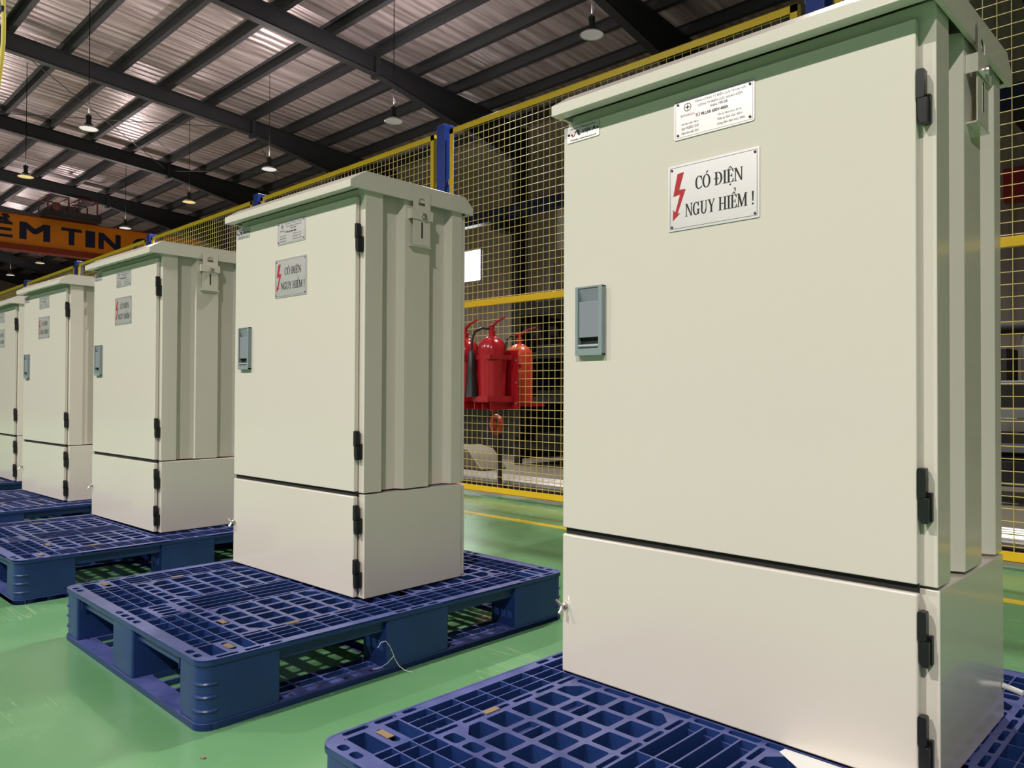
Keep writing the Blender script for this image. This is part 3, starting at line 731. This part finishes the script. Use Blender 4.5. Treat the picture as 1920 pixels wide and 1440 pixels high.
        for (c_, e) in ((.03, .19), (.49, .70), (PD-.225, PD-.03)): b.box(x0, x1, c_, e, zb, zt)
    for (y0, y1) in ((0, .118), (PD-.118, PD)):
        for (x0, x1) in ((.118, .395), (.530, PW-.118)):
            ym = .045
            if y0 == 0: b.box(x0, x1, 0, ym, zb, zt); row(x0, x1, ym, .118, 4, 'x', .006)
            else: b.box(x0, x1, PD-ym, PD, zb, zt); row(x0, x1, PD-.118, PD-ym, 4, 'x', .006)
        b.box(.395, .530, y0, y1, zb, zt)
    for (cx, cy, a0) in ((RC, RC, 180), (PW-RC, RC, 270), (PW-RC, PD-RC, 0), (RC, PD-RC, 90)):
        b.prism([(cx, cy)]+[(cx+RC*math.cos(math.radians(a0+15*k)), cy+RC*math.sin(math.radians(a0+15*k))) for k in range(7)], zb, zt, 'z')
    b.box(RC, .118, 0, RC, zb, zt); b.box(PW-.118, PW-RC, 0, RC, zb, zt); b.box(RC, .118, PD-RC, PD, zb, zt); b.box(PW-.118, PW-RC, PD-RC, PD, zb, zt)
    # centre skids
    row(.118, PW-.118, .535, .655, 8, 'x', .02); row(.42, .505, .118, .49, 4, 'y', .015); row(.42, .505, .70, PD-.118, 4, 'y', .015)
    skirt(b, 0, .015, 0, .003)
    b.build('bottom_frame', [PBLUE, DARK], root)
    # brown anti slip pads pressed into the top
    for (x, y, rz) in ((.062, .093, 1), (PW-.062, .093, 1), (.119, .285, 0), (PW-.25, .167, 1), (.119, PD-.285, 0), (PW-.119, .285, 0)):
        p = MB(); hx, hy = (.017, .007) if rz else (.007, .017)
        p.box(x-hx, x+hx, y-hy, y+hy, T+.0002, T+.0025); p.build('grip_pad', BROWN, root, bevel=.0008)
    return root
pal0 = make_pallet()
PALS = [(-.084, -.526, 0.0), (-1.5001, -.5105, .005), (-2.905, -.545, .02), (-4.18, -.44, .06), (-5.55, -.30, .04)]
PLb = ['nearest blue plastic pallet, in the lower right corner, under the largest cabinet',
       'blue plastic pallet seen whole in front, with a clear strand caught at its side',
       'blue plastic pallet at the left edge, under the middle cabinet',
       'blue plastic pallet, second farthest, only a strip showing under the fourth cabinet',
       'farthest blue plastic pallet, a thin sliver at the left edge']
for i, (x, y, a) in enumerate(PALS):
    o = pal0 if i == 0 else dup(pal0)
    o.location = (x, y, 0); o.rotation_euler = (0, 0, a)
    tag(o, PLb[i], 'pallet', 'blue pallets under the cabinets')
# clear strand snagged on the second pallet
s = MB(); x = -.572
s.tube([(x+.003, -.055, .080), (x+.006, -.048, .092), (x+.009, -.036, .094), (x+.010, -.024, .080), (x+.010, -.014, .060), (x+.011, -.006, .040), (x+.014, .004, .022), (x+.022, .016, .010), (x+.034, .03, .005)], .0007, 6)
s.tube([(x+.010, -.010, .050), (x+.004, -.026, .034), (x-.006, -.040, .024), (x-.02, -.055, .020)], .0007, 6)
tag(s.build('plastic_strand', STRAND), 'clear plastic strand dangling from the side of the fully seen pallet', 'strand')
# white sheet lying on the nearest pallet, at the lower edge of the photo
g = MB(); g.prism([(.480, -.010), (.478, -.026), (.525, -.060), (.66, -.10), (.68, -.010)], .1504, .1512, 'z')
tag(g.build('paper_sheet', WHITE, smooth=False, fixn=True), 'white sheet on the nearest pallet in front of the largest cabinet', 'sheet')
# small bits of debris on the floor
for i, (x, y, lb) in enumerate(((-.93, -.80, 'small brown chip on the green floor left of the pallet corner'), (-.47, -.55, 'tiny brown chip on the green floor below the near pallet corner'))):
    g = MB(); g.prism([(x, y), (x+.008, y+.003), (x+.006, y+.009), (x-.001, y+.007)], 0, .003, 'z'); tag(g.build('debris_chip', BROWN, smooth=False), lb, 'debris')

# ================================================================= fence
FY = 2.56
POSTS = [2.36, -.54, -3.40, -6.32, -9.20, -12.14, -15.06, -17.98, -20.9, -23.8]
ORD = ['first', 'second', 'third', 'fourth', 'fifth', 'sixth', 'seventh', 'eighth', 'ninth', 'tenth', 'eleventh']
def make_post():
    root = empty('fence_post')
    p = MB(); p.box(-.05, .05, -.03, .07, .010, 2.76); p.build('post', POSTB, root, bevel=.006)
    b = MB(); b.box(-.09, .09, -.08, .12, 0, .010); b.build('base_plate', POSTB, root, smooth=False)
    return root
p0 = make_post()
PLAB = {2.36: 'blue fence post at the right end of the fence, beyond the nearest cabinet',
        -.54: 'blue fence post showing only above the roof of the nearest cabinet', -3.40: 'blue fence post between the two nearest cabinets, tallest looking one',
        -6.32: 'blue fence post peeking above the left part of the second cabinet roof', -9.20: 'blue fence post peeking above the middle cabinet roof',
        -12.14: 'blue fence post left of the middle cabinet roof, above the fourth cabinet', -15.06: 'thin dark blue fence post above the left end of the fourth cabinet roof'}
for i, x in enumerate(POSTS):
    o = p0 if i == 0 else dup(p0); o.location = (x, FY, 0)
    tag(o, PLAB.get(x, 'far blue fence post near the left edge, %s from the nearest cabinet' % ORD[i-1]), 'post', 'blue posts of the mesh fence')
def make_panel(wd):
    root = empty('mesh_fence_panel'); x1 = wd/2; t = .042
    f = MB(); z0, z1 = .030, 2.71
    f.box(-x1, x1, -.02, -.016, z0, z0+t); f.box(-x1, x1, -.02, .02, z0, z0+.004)
    f.box(-x1, x1, -.02, -.016, z1-t, z1); f.box(-x1, x1, -.02, .02, z1-.004, z1)
    f.box(-x1, -x1+t, -.02, -.016, z0, z1); f.box(-x1, -x1+.004, -.02, .02, z0, z1)
    f.box(x1-t, x1, -.02, -.016, z0, z1); f.box(x1-.004, x1, -.02, .02, z0, z1)
    f.build('frame', YEL, root, smooth=False, bevel=.001)
    f = MB(); f.box(-x1+t, x1-t, -.020, .010, 1.352, 1.395); f.build('middle_rail', YEL, root, bevel=.002)
    w_ = MB(); n = int((wd-2*t)/.0525)
    for k in range(1, n):
        x = -x1+t+(wd-2*t)*k/n; w_.tube([(x, -.008, z0+.02), (x, -.008, z1-.02)], .0020, 5, caps=False)
    k = 0; z = z0+t+.02
    while z < z1-t:
        w_.tube([(-x1+.01, -.004, z), (x1-.01, -.004, z)], .0020, 5, caps=False); z += .0525
    w_.build('wire_mesh', WIRE, root)
    for sx in (-1, 1):
        for z in (.4, 2.3):
            g = MB(); g.box(min(sx*x1, sx*(x1+.034)), max(sx*x1, sx*(x1+.034)), .0, .006, z, z+.04); g.build('clip', YEL, root, smooth=False)
    return root
PN = {0: 'yellow framed mesh fence panel showing at the right edge behind the nearest cabinet',
      1: 'yellow framed mesh fence panel between the two nearest cabinets, with the fire extinguishers', 2: 'yellow framed mesh fence panel above the second cabinet roof',
      3: 'yellow framed mesh fence panel above the middle cabinet, before the orange crane end', 4: 'yellow framed mesh fence panel rising between the middle and fourth cabinet roofs'}
pr = None
for i in range(len(POSTS)-1):
    a, b = POSTS[i], POSTS[i+1]; wd = a-b
    if pr is None: pr = make_panel(2.88-.18); o = pr
    else: o = dup(pr)
    o.location = ((a+b)/2, FY, 0); o.scale = ((wd-.18)/2.70, 1, 1)
    tag(o, PN.get(i, 'far yellow framed mesh fence panel, %s past the nearest cabinet' % ORD[i-1]), 'fence panel', 'yellow mesh panels of the fence')

# ================================================================= hanging lamps
def make_lamp(lens):
    root = empty('hanging_lamp')
    h = MB(); h.lathe([(.03, .30), (.055, .29), (.06, .24), (.048, .23), (.052, .11), (.085, .10), (.085, .085), (.05, .08)], 20, (0,0,0)); h.build('housing', LHOUS, root, fixn=True)
    s_ = MB(); s_.lathe([(.05, .085), (.10, .065), (.155, .03), (.19, .0), (.196, -.004), (.186, .0), (.150, .024), (.10, .05), (.05, .06)], 32, (0,0,0)); s_.build('shade', LSHADE, root, fixn=True)
    l = MB(); l.lathe([(.045, .045), (.12, .030), (.178, .006), (.176, .001), (.12, .020), (.03, .032)], 28, (0,0,0)); l.build('lens', lens, root, fixn=True)
    return root
lampW = make_lamp(LENSW); lampY = make_lamp(LENSY); lampG = make_lamp(LENSG)
rows = []
for k, x in enumerate((-6.63, -11.88, -17.14, -22.03, -27.33, -33.7, -37.8, -42.9, -48.1)): rows.append((x, 8.4, k, 'A'))
for k, x in enumerate((3.9, -1.4, -6.6, -11.9, -17.21, -22.26, -27.4, -32.5, -37.7)): rows.append((x if k != 7 else -33.7, 4.2, k, 'B')) if k not in (0, 3) else None
for k, x in enumerate((3.9, -1.4, -6.6, -11.9, -17.2)): rows.append((x, -6.0, k, 'C'))
used = {}
for (x, y, k, r) in rows:
    yl = (r == 'A' and k in (3, 6)) or (r == 'B' and k == 5)
    dim = r == 'A' and k in (0, 1)
    src = lampY if yl else lampG if dim else lampW
    z = 6.46
    if (r, k) == ('A', 0): z = 6.50
    if (r, k) == ('A', 1): z = 6.40
    if (r, k) == ('B', 5): z = 6.40
    o = src if src.name not in used else dup(src); used[src.name] = 1
    o.location = (x, y, z)
    top = RZ(y)
    g = MB(); g.tube([(0, 0, .29), (0, 0, top-z-.003)], .009, 6); g.build('hanger_rod', LHOUS, o)
    if (r, k) == ('A', 0):
        g = MB(); g.tube([(.02, 0, .28), (.06, 0, .34), (.05, 0, .42), (.0, 0, .5)], .006, 6); g.build('flex', BLACKP, o)
    ld = D.lights.new('lamp_light', 'SPOT'); ld.energy = LAMP_W*((2.2 if k == 0 else 1.75) if r == 'C' else .6 if dim else 1.1); ld.shadow_soft_size = .10; ld.spot_size = math.radians(150); ld.spot_blend = .6
    ld.color = (1.0, .94, .86) if not yl else (1.0, .86, .62)
    lo = D.objects.new('lamp_light', ld); COL.objects.link(lo); lo.parent = o; lo.location = (0, 0, -.03)
    if r != 'C' and k < 7:  # upward fill spot added above the shade to brighten the roof sheeting
        lu = D.lights.new('added_upward_fill', 'SPOT'); lu.energy = LAMP_W*({0: .12, 1: .50, 2: .38}.get(k, .06) if r == 'A' else .03); lu.shadow_soft_size = .10; lu.spot_size = math.radians(168); lu.spot_blend = .3; lu.color = (1.0, .86, .84)
        lo2 = D.objects.new('added_upward_fill', lu); COL.objects.link(lo2); lo2.parent = o; lo2.location = (0, 0, .34); lo2.rotation_euler = (PI, 0, 0)
    colr = 'yellow glowing' if yl else 'dim grey' if dim else 'white glowing'
    rn = {'A': 'row beyond the fence', 'B': 'row before the fence', 'C': 'row behind the viewer'}[r]
    tag(o, '%s hanging lamp, %s from the viewer in the %s' % (colr, ORD[k], rn), 'lamp', 'round lamps hanging from the roof')

# ================================================================= overhead crane
cr = empty('overhead_crane', (-31.8, 0, 0))
g = MB(); g.box(-.45, 0, -14, 13.0, 6.20, 7.28); g.build('girder', ORANGE, cr, smooth=False)
g = MB(); g.box(-.50, .06, -14, 13.05, 5.98, 6.19); g.build('lower_flange', ORED, cr, smooth=False)
g = MB(); g.box(-.50, .04, -14, 13.05, 7.28, 7.31); g.build('upper_flange', ORED, cr, smooth=False)
g = MB(); g.box(-1.4, 1.0, 13.25, 13.95, 5.98, 6.75); g.build('end_carriage', CONC, cr, bevel=.02)
for (cy_, ch_) in ((-1, -1), (1, 1)): pass
MPX = lambda y, z, k=0: (.004+k*.0008, y, z)
t = MB()
for (s_, y0, y1, z0, z1) in (('M', 6.28, 7.20, 6.42, 7.02), ('T', 7.66, 8.28, 6.42, 7.02), ('I', 8.50, 8.76, 6.42, 7.02), ('N', 8.97, 9.70, 6.42, 7.02), ('C', 10.24, 10.88, 6.42, 7.02), ('Ủ', 11.02, 11.62, 6.42, 7.23), ('A', 11.80, 12.50, 6.42, 7.02), ('Ề', 5.40, 5.98, 6.42, 7.23), ('I', 5.00, 5.2, 6.42, 7.02), ('N', 4.1, 4.8, 6.42, 7.02)):
    put_text(t, s_, y0, y1, z0, z1, MPX, 0, .045)
t.build('lettering', BLUEINK, cr, smooth=False)
tr = MB(); tr.box(-.9, .45, 6.95, 8.9, 7.32, 7.62); tr.box(-.6, .3, 7.2, 8.2, 7.62, 7.82); tr = tr.build('trolley', CRDARK, cr, bevel=.03)
for (ya, yb) in ((7.05, 7.75), (8.1, 8.75)):
    g = MB()
    for xx in (-.8, .4):
        for yy in (ya, yb): g.tube([(xx, yy, 7.6), (xx, yy, 8.12)], .03, 6)
        g.tube([(xx, ya, 8.12), (xx, yb, 8.12)], .03, 6)
    for yy in (ya, yb): g.tube([(-.8, yy, 8.12), (.4, yy, 8.12)], .03, 6)
    g.build('trolley_rail', CRRED, tr)
g = MB(); g.lathe([(.02, 0), (.16, .02), (.16, .10), (.02, .14)], 16, (.46, 7.3, 7.70), 'x'); g.build('motor', CRRED, tr, fixn=True)
tag(cr, 'orange overhead travelling crane with dark blue lettering, crossing the hall above', 'crane')

# yellow pendant hose at the left edge
g = MB(); C0 = Vector((1.0341894, -1.20962023, 0.72226013))
def at(u, v, t_): return C0 + (Fv + Rv*((u-965.5)/1436.31) - Uv*((v-719.5)/1436.31))*t_
g.tube([tuple(at(u, v, 3.4)) for u, v in ((2, -120), (4, -40), (6, 0), (7, 40), (6, 80), (3, 110), (0, 135), (-4, 165), (-10, 220))], .009, 10)
hz = g.build('pendant_hose', HOSE); tag(hz, 'yellow hose hanging down at the top left edge of the photo', 'hose')
g = MB(); p1 = at(4, 17, 3.4); g.tube([tuple(p1-Vector((0,0,.012))), tuple(p1+Vector((0,0,.012)))], .014, 12); g.build('collar', BLACKP, hz)

# ================================================================= fire extinguishers on the fence
def make_ext():
    root = empty('fire_extinguisher')
    b = MB(); b.lathe([(.085, 0), (.098, .008), (.098, .34), (.092, .375), (.07, .405), (.04, .425), (.03, .43)], 32); b.build('cylinder', RED, root, fixn=True)
    b = MB(); b.lathe([(.022, .43), (.024, .47), (.016, .475), (.016, .495), (.006, .50)], 16); b.build('valve', RED, root, fixn=True)
    b = MB(); b.tube([(-.03, 0, .50), (.01, 0, .505), (.05, 0, .53), (.12, 0, .552)], [.009, .010, .008, .006], 8); b.build('lever', RED, root)
    b = MB(); b.tube([(-.02, 0, .485), (-.06, -.04, .49), (-.078, -.09, .46), (-.08, -.115, .40), (-.08, -.115, .335)], .009, 8); b.build('hose', BLACKP, root)
    b = MB(); b.lathe([(.014, .335), (.020, .325), (.030, .20), (.046, .03), (.048, .022), (.040, .024)], 20, (-.08, -.115, 0)); b.build('horn', BLACKP, root, fixn=True)
    return root
ex = make_ext(); ex.location = (-2.695, 2.40, .682); tag(ex, 'red fire extinguisher with black horn hanging in front of the mesh fence', 'fire extinguisher')
e2 = dup(ex); e2.location = (-2.965, 2.40, .682); tag(e2, 'red fire extinguisher mostly hidden behind the edge of the second cabinet', 'fire extinguisher')
def rack(x, lb):
    root = empty('extinguisher_rack', (x, 2.5, 0))
    b = MB(); b.box(-.118, .145, .0, .006, .62, 1.02); b.box(-.10, -.09, .006, .052, .9, .93); b.box(.12, .13, .006, .052, .9, .93); b.build('back_plate', RED, root, bevel=.002)
    b = MB(); b.prism([(-.115, 0), (-.115, -.10), (-.07, -.205), (.07, -.205), (.115, -.10), (.115, 0)], .668, .674, 'z'); b.prism([(-.115, 0), (-.119, -.10), (-.073, -.21), (.073, -.21), (.119, -.10), (.115, 0), (.111, 0), (.112, -.098), (.068, -.203), (-.068, -.203), (-.112, -.098), (-.111, 0)], .674, .71, 'z')
    b.box(-.08, -.074, -.19, -.01, .62, .668); b.box(.074, .08, -.19, -.01, .62, .668); b.box(-.003, .003, -.19, -.01, .62, .668); b.build('tray', RED, root, fixn=True)
    b = MB(); b.prism([(-.113, 0), (-.113, -.10), (-.075, -.195), (.075, -.195), (.113, -.10), (.113, 0), (.109, 0), (.108, -.098), (.072, -.190), (-.072, -.190), (-.108, -.098), (-.109, 0)], .955, .985, 'z'); b.build('band', RED, root, fixn=True)
    for z in (.66, .80, .95):
        for sx in (.130,):
            g = MB(); g.lathe([(.007, 0), (.007, -.006), (.001, -.008)], 8, (sx, 0, z), 'y'); g.build('bolt', STEEL, root, fixn=True)
    tag(root, lb, 'rack')
    return root
rack(-2.695, 'red steel rack on the fence holding the extinguisher with the black horn'); rack(-2.965, 'red steel rack on the fence right beside the second cabinet edge')
b = MB(); b.prism([(-2.975, 1.0), (-2.868, 1.0), (-2.868, 1.043), (-2.975, 1.043)], 2.275, 2.277, 'y'); b.box(-2.96, -2.95, 2.277, 2.495, 1.0, 1.01); tag(b.build('paper_tag', WHITE, smooth=False, fixn=True), 'small white tag above the left extinguisher rack', 'tag')
e3 = make_ext(); e3.location = (-2.87, 2.85, .66); e3.rotation_euler = (0, 0, .6); tag(e3, 'red orange fire extinguisher standing just behind the mesh fence', 'fire extinguisher')
for ch in e3.children:
    if ch.name.startswith('cylinder'):
        ch.data.materials[0] = ORRED
g = MB(); g.box(-3.02, -2.72, 2.74, 2.96, .635, .659)
g.box(-3.02, -2.72, 2.60, 2.74, .647, .653); g.box(-2.885, -2.855, 2.560, 2.60, .60, .659)
tag(g.build('extinguisher_bracket', RED, smooth=False), 'small red shelf bracket under the extinguisher behind the mesh', 'bracket')
# red hand wheel below
w_ = empty('valve_wheel', (-3.16, 2.90, .49))
g = MB()
for k in range(24):
    pass
ringp = [(0.050*math.cos(2*PI*k/24), 0, .064*math.sin(2*PI*k/24)) for k in range(25)]
g.tube(ringp, .017, 8, caps=False); g.build('rim', ORRED, w_)
g = MB()
for k in range(3): g.tube([(0,0,0), (.05*math.cos(k*2.09+.5), 0, .05*math.sin(k*2.09+.5))], .007, 6)
g.lathe([(.015, -.02), (.015, .02)], 10, (0,0,0), 'y'); g.build('spoke', ORRED, w_)
g = MB(); g.tube([(0, .01, 0), (0, .035, 0), (0, .035, -.485)], .02, 10); g.build('pipe', BSTEEL, w_)
tag(w_, 'red orange round valve wheel behind the mesh below the extinguisher', 'valve')

# ================================================================= things beyond the fence
# white board on the far wall
g = MB(); g.box(-13.05, -11.9, 14.93, 14.97, 4.8, 6.3); tag(g.build('notice_board', WHITE, bevel=.01), 'white board high on the far wall left of the nearest cabinet', 'board')
# dark rack full of black material behind the fence
def make_rack(wd, dp, ht, lv):
    root = empty('storage_rack')
    for sx in (-1, 1):
        for sy in (-1, 1):
            g = MB(); g.box(sx*wd/2-.03, sx*wd/2+.03, sy*dp/2-.03, sy*dp/2+.03, 0, ht); g.build('upright', BSTEEL, root, smooth=False)
    for z in lv:
        g = MB(); g.box(-wd/2, wd/2, -dp/2-.02, -dp/2+.02, z-.07, z); g.box(-wd/2, wd/2, dp/2-.02, dp/2+.02, z-.07, z)
        for k in range(5): x = -wd/2+wd*k/4; g.box(x-.02, x+.02, -dp/2, dp/2, z-.05, z)
        g.build('shelf', BSTEEL, root, smooth=False)
    return root
R1 = make_rack(1.5, .8, 1.75, (.25, .7, 1.15, 1.6)); R1.location = (-3.72, 4.9, 0); g = MB(); g.box(-.75, .75, .44, .45, .1, 1.75); g.build('back_sheet', BSTEEL, R1, smooth=False); g = MB(); g.box(-.79, -.782, -.43, .45, .05, 1.75); g.build('side_sheet', BSTEEL, R1, smooth=False); tag(R1, 'black steel storage rack behind the mesh, right of the extinguishers', 'rack')
def bar_pack(cx, cy, z, n, ln, s0, lb, grp, m=BSTEEL, axis='x'):
    for k in range(n):
        g = MB(); s_ = s0*(.8+.4*random.random()); off = (k-(n-1)/2)*s0*1.35; h = s0*(.6+.5*random.random())
        a, b = -ln/2+random.uniform(-.08, .08), ln/2+random.uniform(-.08, .08)
        if axis == 'x': g.box(a, b, off-s_/2, off+s_/2, 0, h)
        else: g.box(off-s_/2, off+s_/2, a, b, 0, h)
        o = g.build('steel_bar', m, bevel=.004); o.location = (cx, cy, z); tag(o, lb, 'bar', grp)
for i, (z, nm) in enumerate(((.25, 'lowest'), (.7, 'second'), (1.15, 'third'), (1.6, 'top'))):
    bar_pack(-3.72, 4.9, z+.001, 5, 1.25, .10, 'black steel bar lying on the %s shelf of the rack right of the extinguishers' % nm, 'bars on the %s shelf of the dark rack' % nm)
R2 = make_rack(1.9, .7, .80, (.22, .48, .72)); R2.location = (-.15, 5.1, 0); tag(R2, 'low black steel rack seen through the mesh at the right edge', 'rack')
for i, (z, nm) in enumerate(((.22, 'lowest'), (.48, 'middle'), (.72, 'top'))):
    bar_pack(-.15, 5.1, z+.001, 4, 1.65, .09, 'black steel bar on the %s shelf of the low rack at the right edge' % nm, 'bars on the %s shelf of the low rack' % nm, BSTEEL if i != 1 else GALV)
# small machine behind the low rack
mc = empty('drilling_machine', (-.55, 6.3, 0))
g = MB(); g.box(-.45, .45, -.3, .3, 0, .85); g.build('cabinet', MACH, mc, bevel=.01)
g = MB(); g.box(-.25, .10, -.2, .2, .85, 1.12); g.build('head', BSTEEL, mc, bevel=.01)
g = MB(); g.box(-.20, .0, -.215, -.2, .92, 1.06); g.build('panel', WHITE, mc, smooth=False)
g = MB(); g.tube([(.2, 0, .85), (.2, 0, 1.35)], .04, 12); g.build('column', GALV, mc)
g = MB(); g.tube([(-.3, 0, 1.30), (.3, 0, 1.30)], .06, 12); g.build('arm', BSTEEL, mc)
tag(mc, 'grey machine with a white panel beyond the low rack at the right edge', 'machine')
# tall dark rack further back and a low dark bench below the extinguishers
R3 = make_rack(2.4, .8, 2.6, (.3, .8, 1.3, 1.8, 2.3)); R3.location = (-5.0, 7.4, 0); tag(R3, 'taller black rack far behind the mesh, beyond the first dark rack', 'rack')
g = MB(); g.box(-1.25, 1.25, .42, .44, .3, 2.5); g.build('back_sheet', BSTEEL, R3, smooth=False)
bench = empty('work_bench', (-6.0, 5.6, 0))
g = MB(); g.box(-1.3, 1.0, -.35, .35, .66, .72); g.build('bench_top', BSTEEL, bench, bevel=.01)
g = MB(); g.box(-1.25, .95, -.3, .3, .06, .655); g.build('drawer_block', BSTEEL, bench, bevel=.01)
g = MB(); g.box(-1.2, .9, -.28, .28, 0, .06); g.build('base', BSTEEL, bench, smooth=False)
tag(bench, 'low black work bench behind the mesh, under the extinguishers', 'bench')
# galvanised tubes lying on the floor behind the fence foot
for k in range(4):
    g = MB(); g.tube([(-6.0+.1*k, 3.02+.075*k, .036), (2.6+.2*k, 3.02+.075*k, .036)], .036, 10); tag(g.build('steel_tube', GALV), 'long galvanised tube lying on the ground just behind the fence', 'tube', 'tubes on the ground behind the fence')
# low pile covered with grey sheet, left
g = MB(); g.prism([(-4.85, 0), (-4.22, 0), (-4.32, .10), (-4.42, .19), (-4.6, .22), (-4.85, .20)], 3.75, 4.1, 'y'); tag(g.build('covered_stack', CONC, bevel=.02), 'grey covered stack on the ground behind the fence, below the extinguishers', 'stack')
# red hose reel spot on the far wall at right
g = MB(); g.box(-2.25, -1.9, 14.7, 14.95, 4.2, 4.8); tag(g.build('wall_box', RED, bevel=.01), 'small red box on the far wall seen at the right edge', 'box')
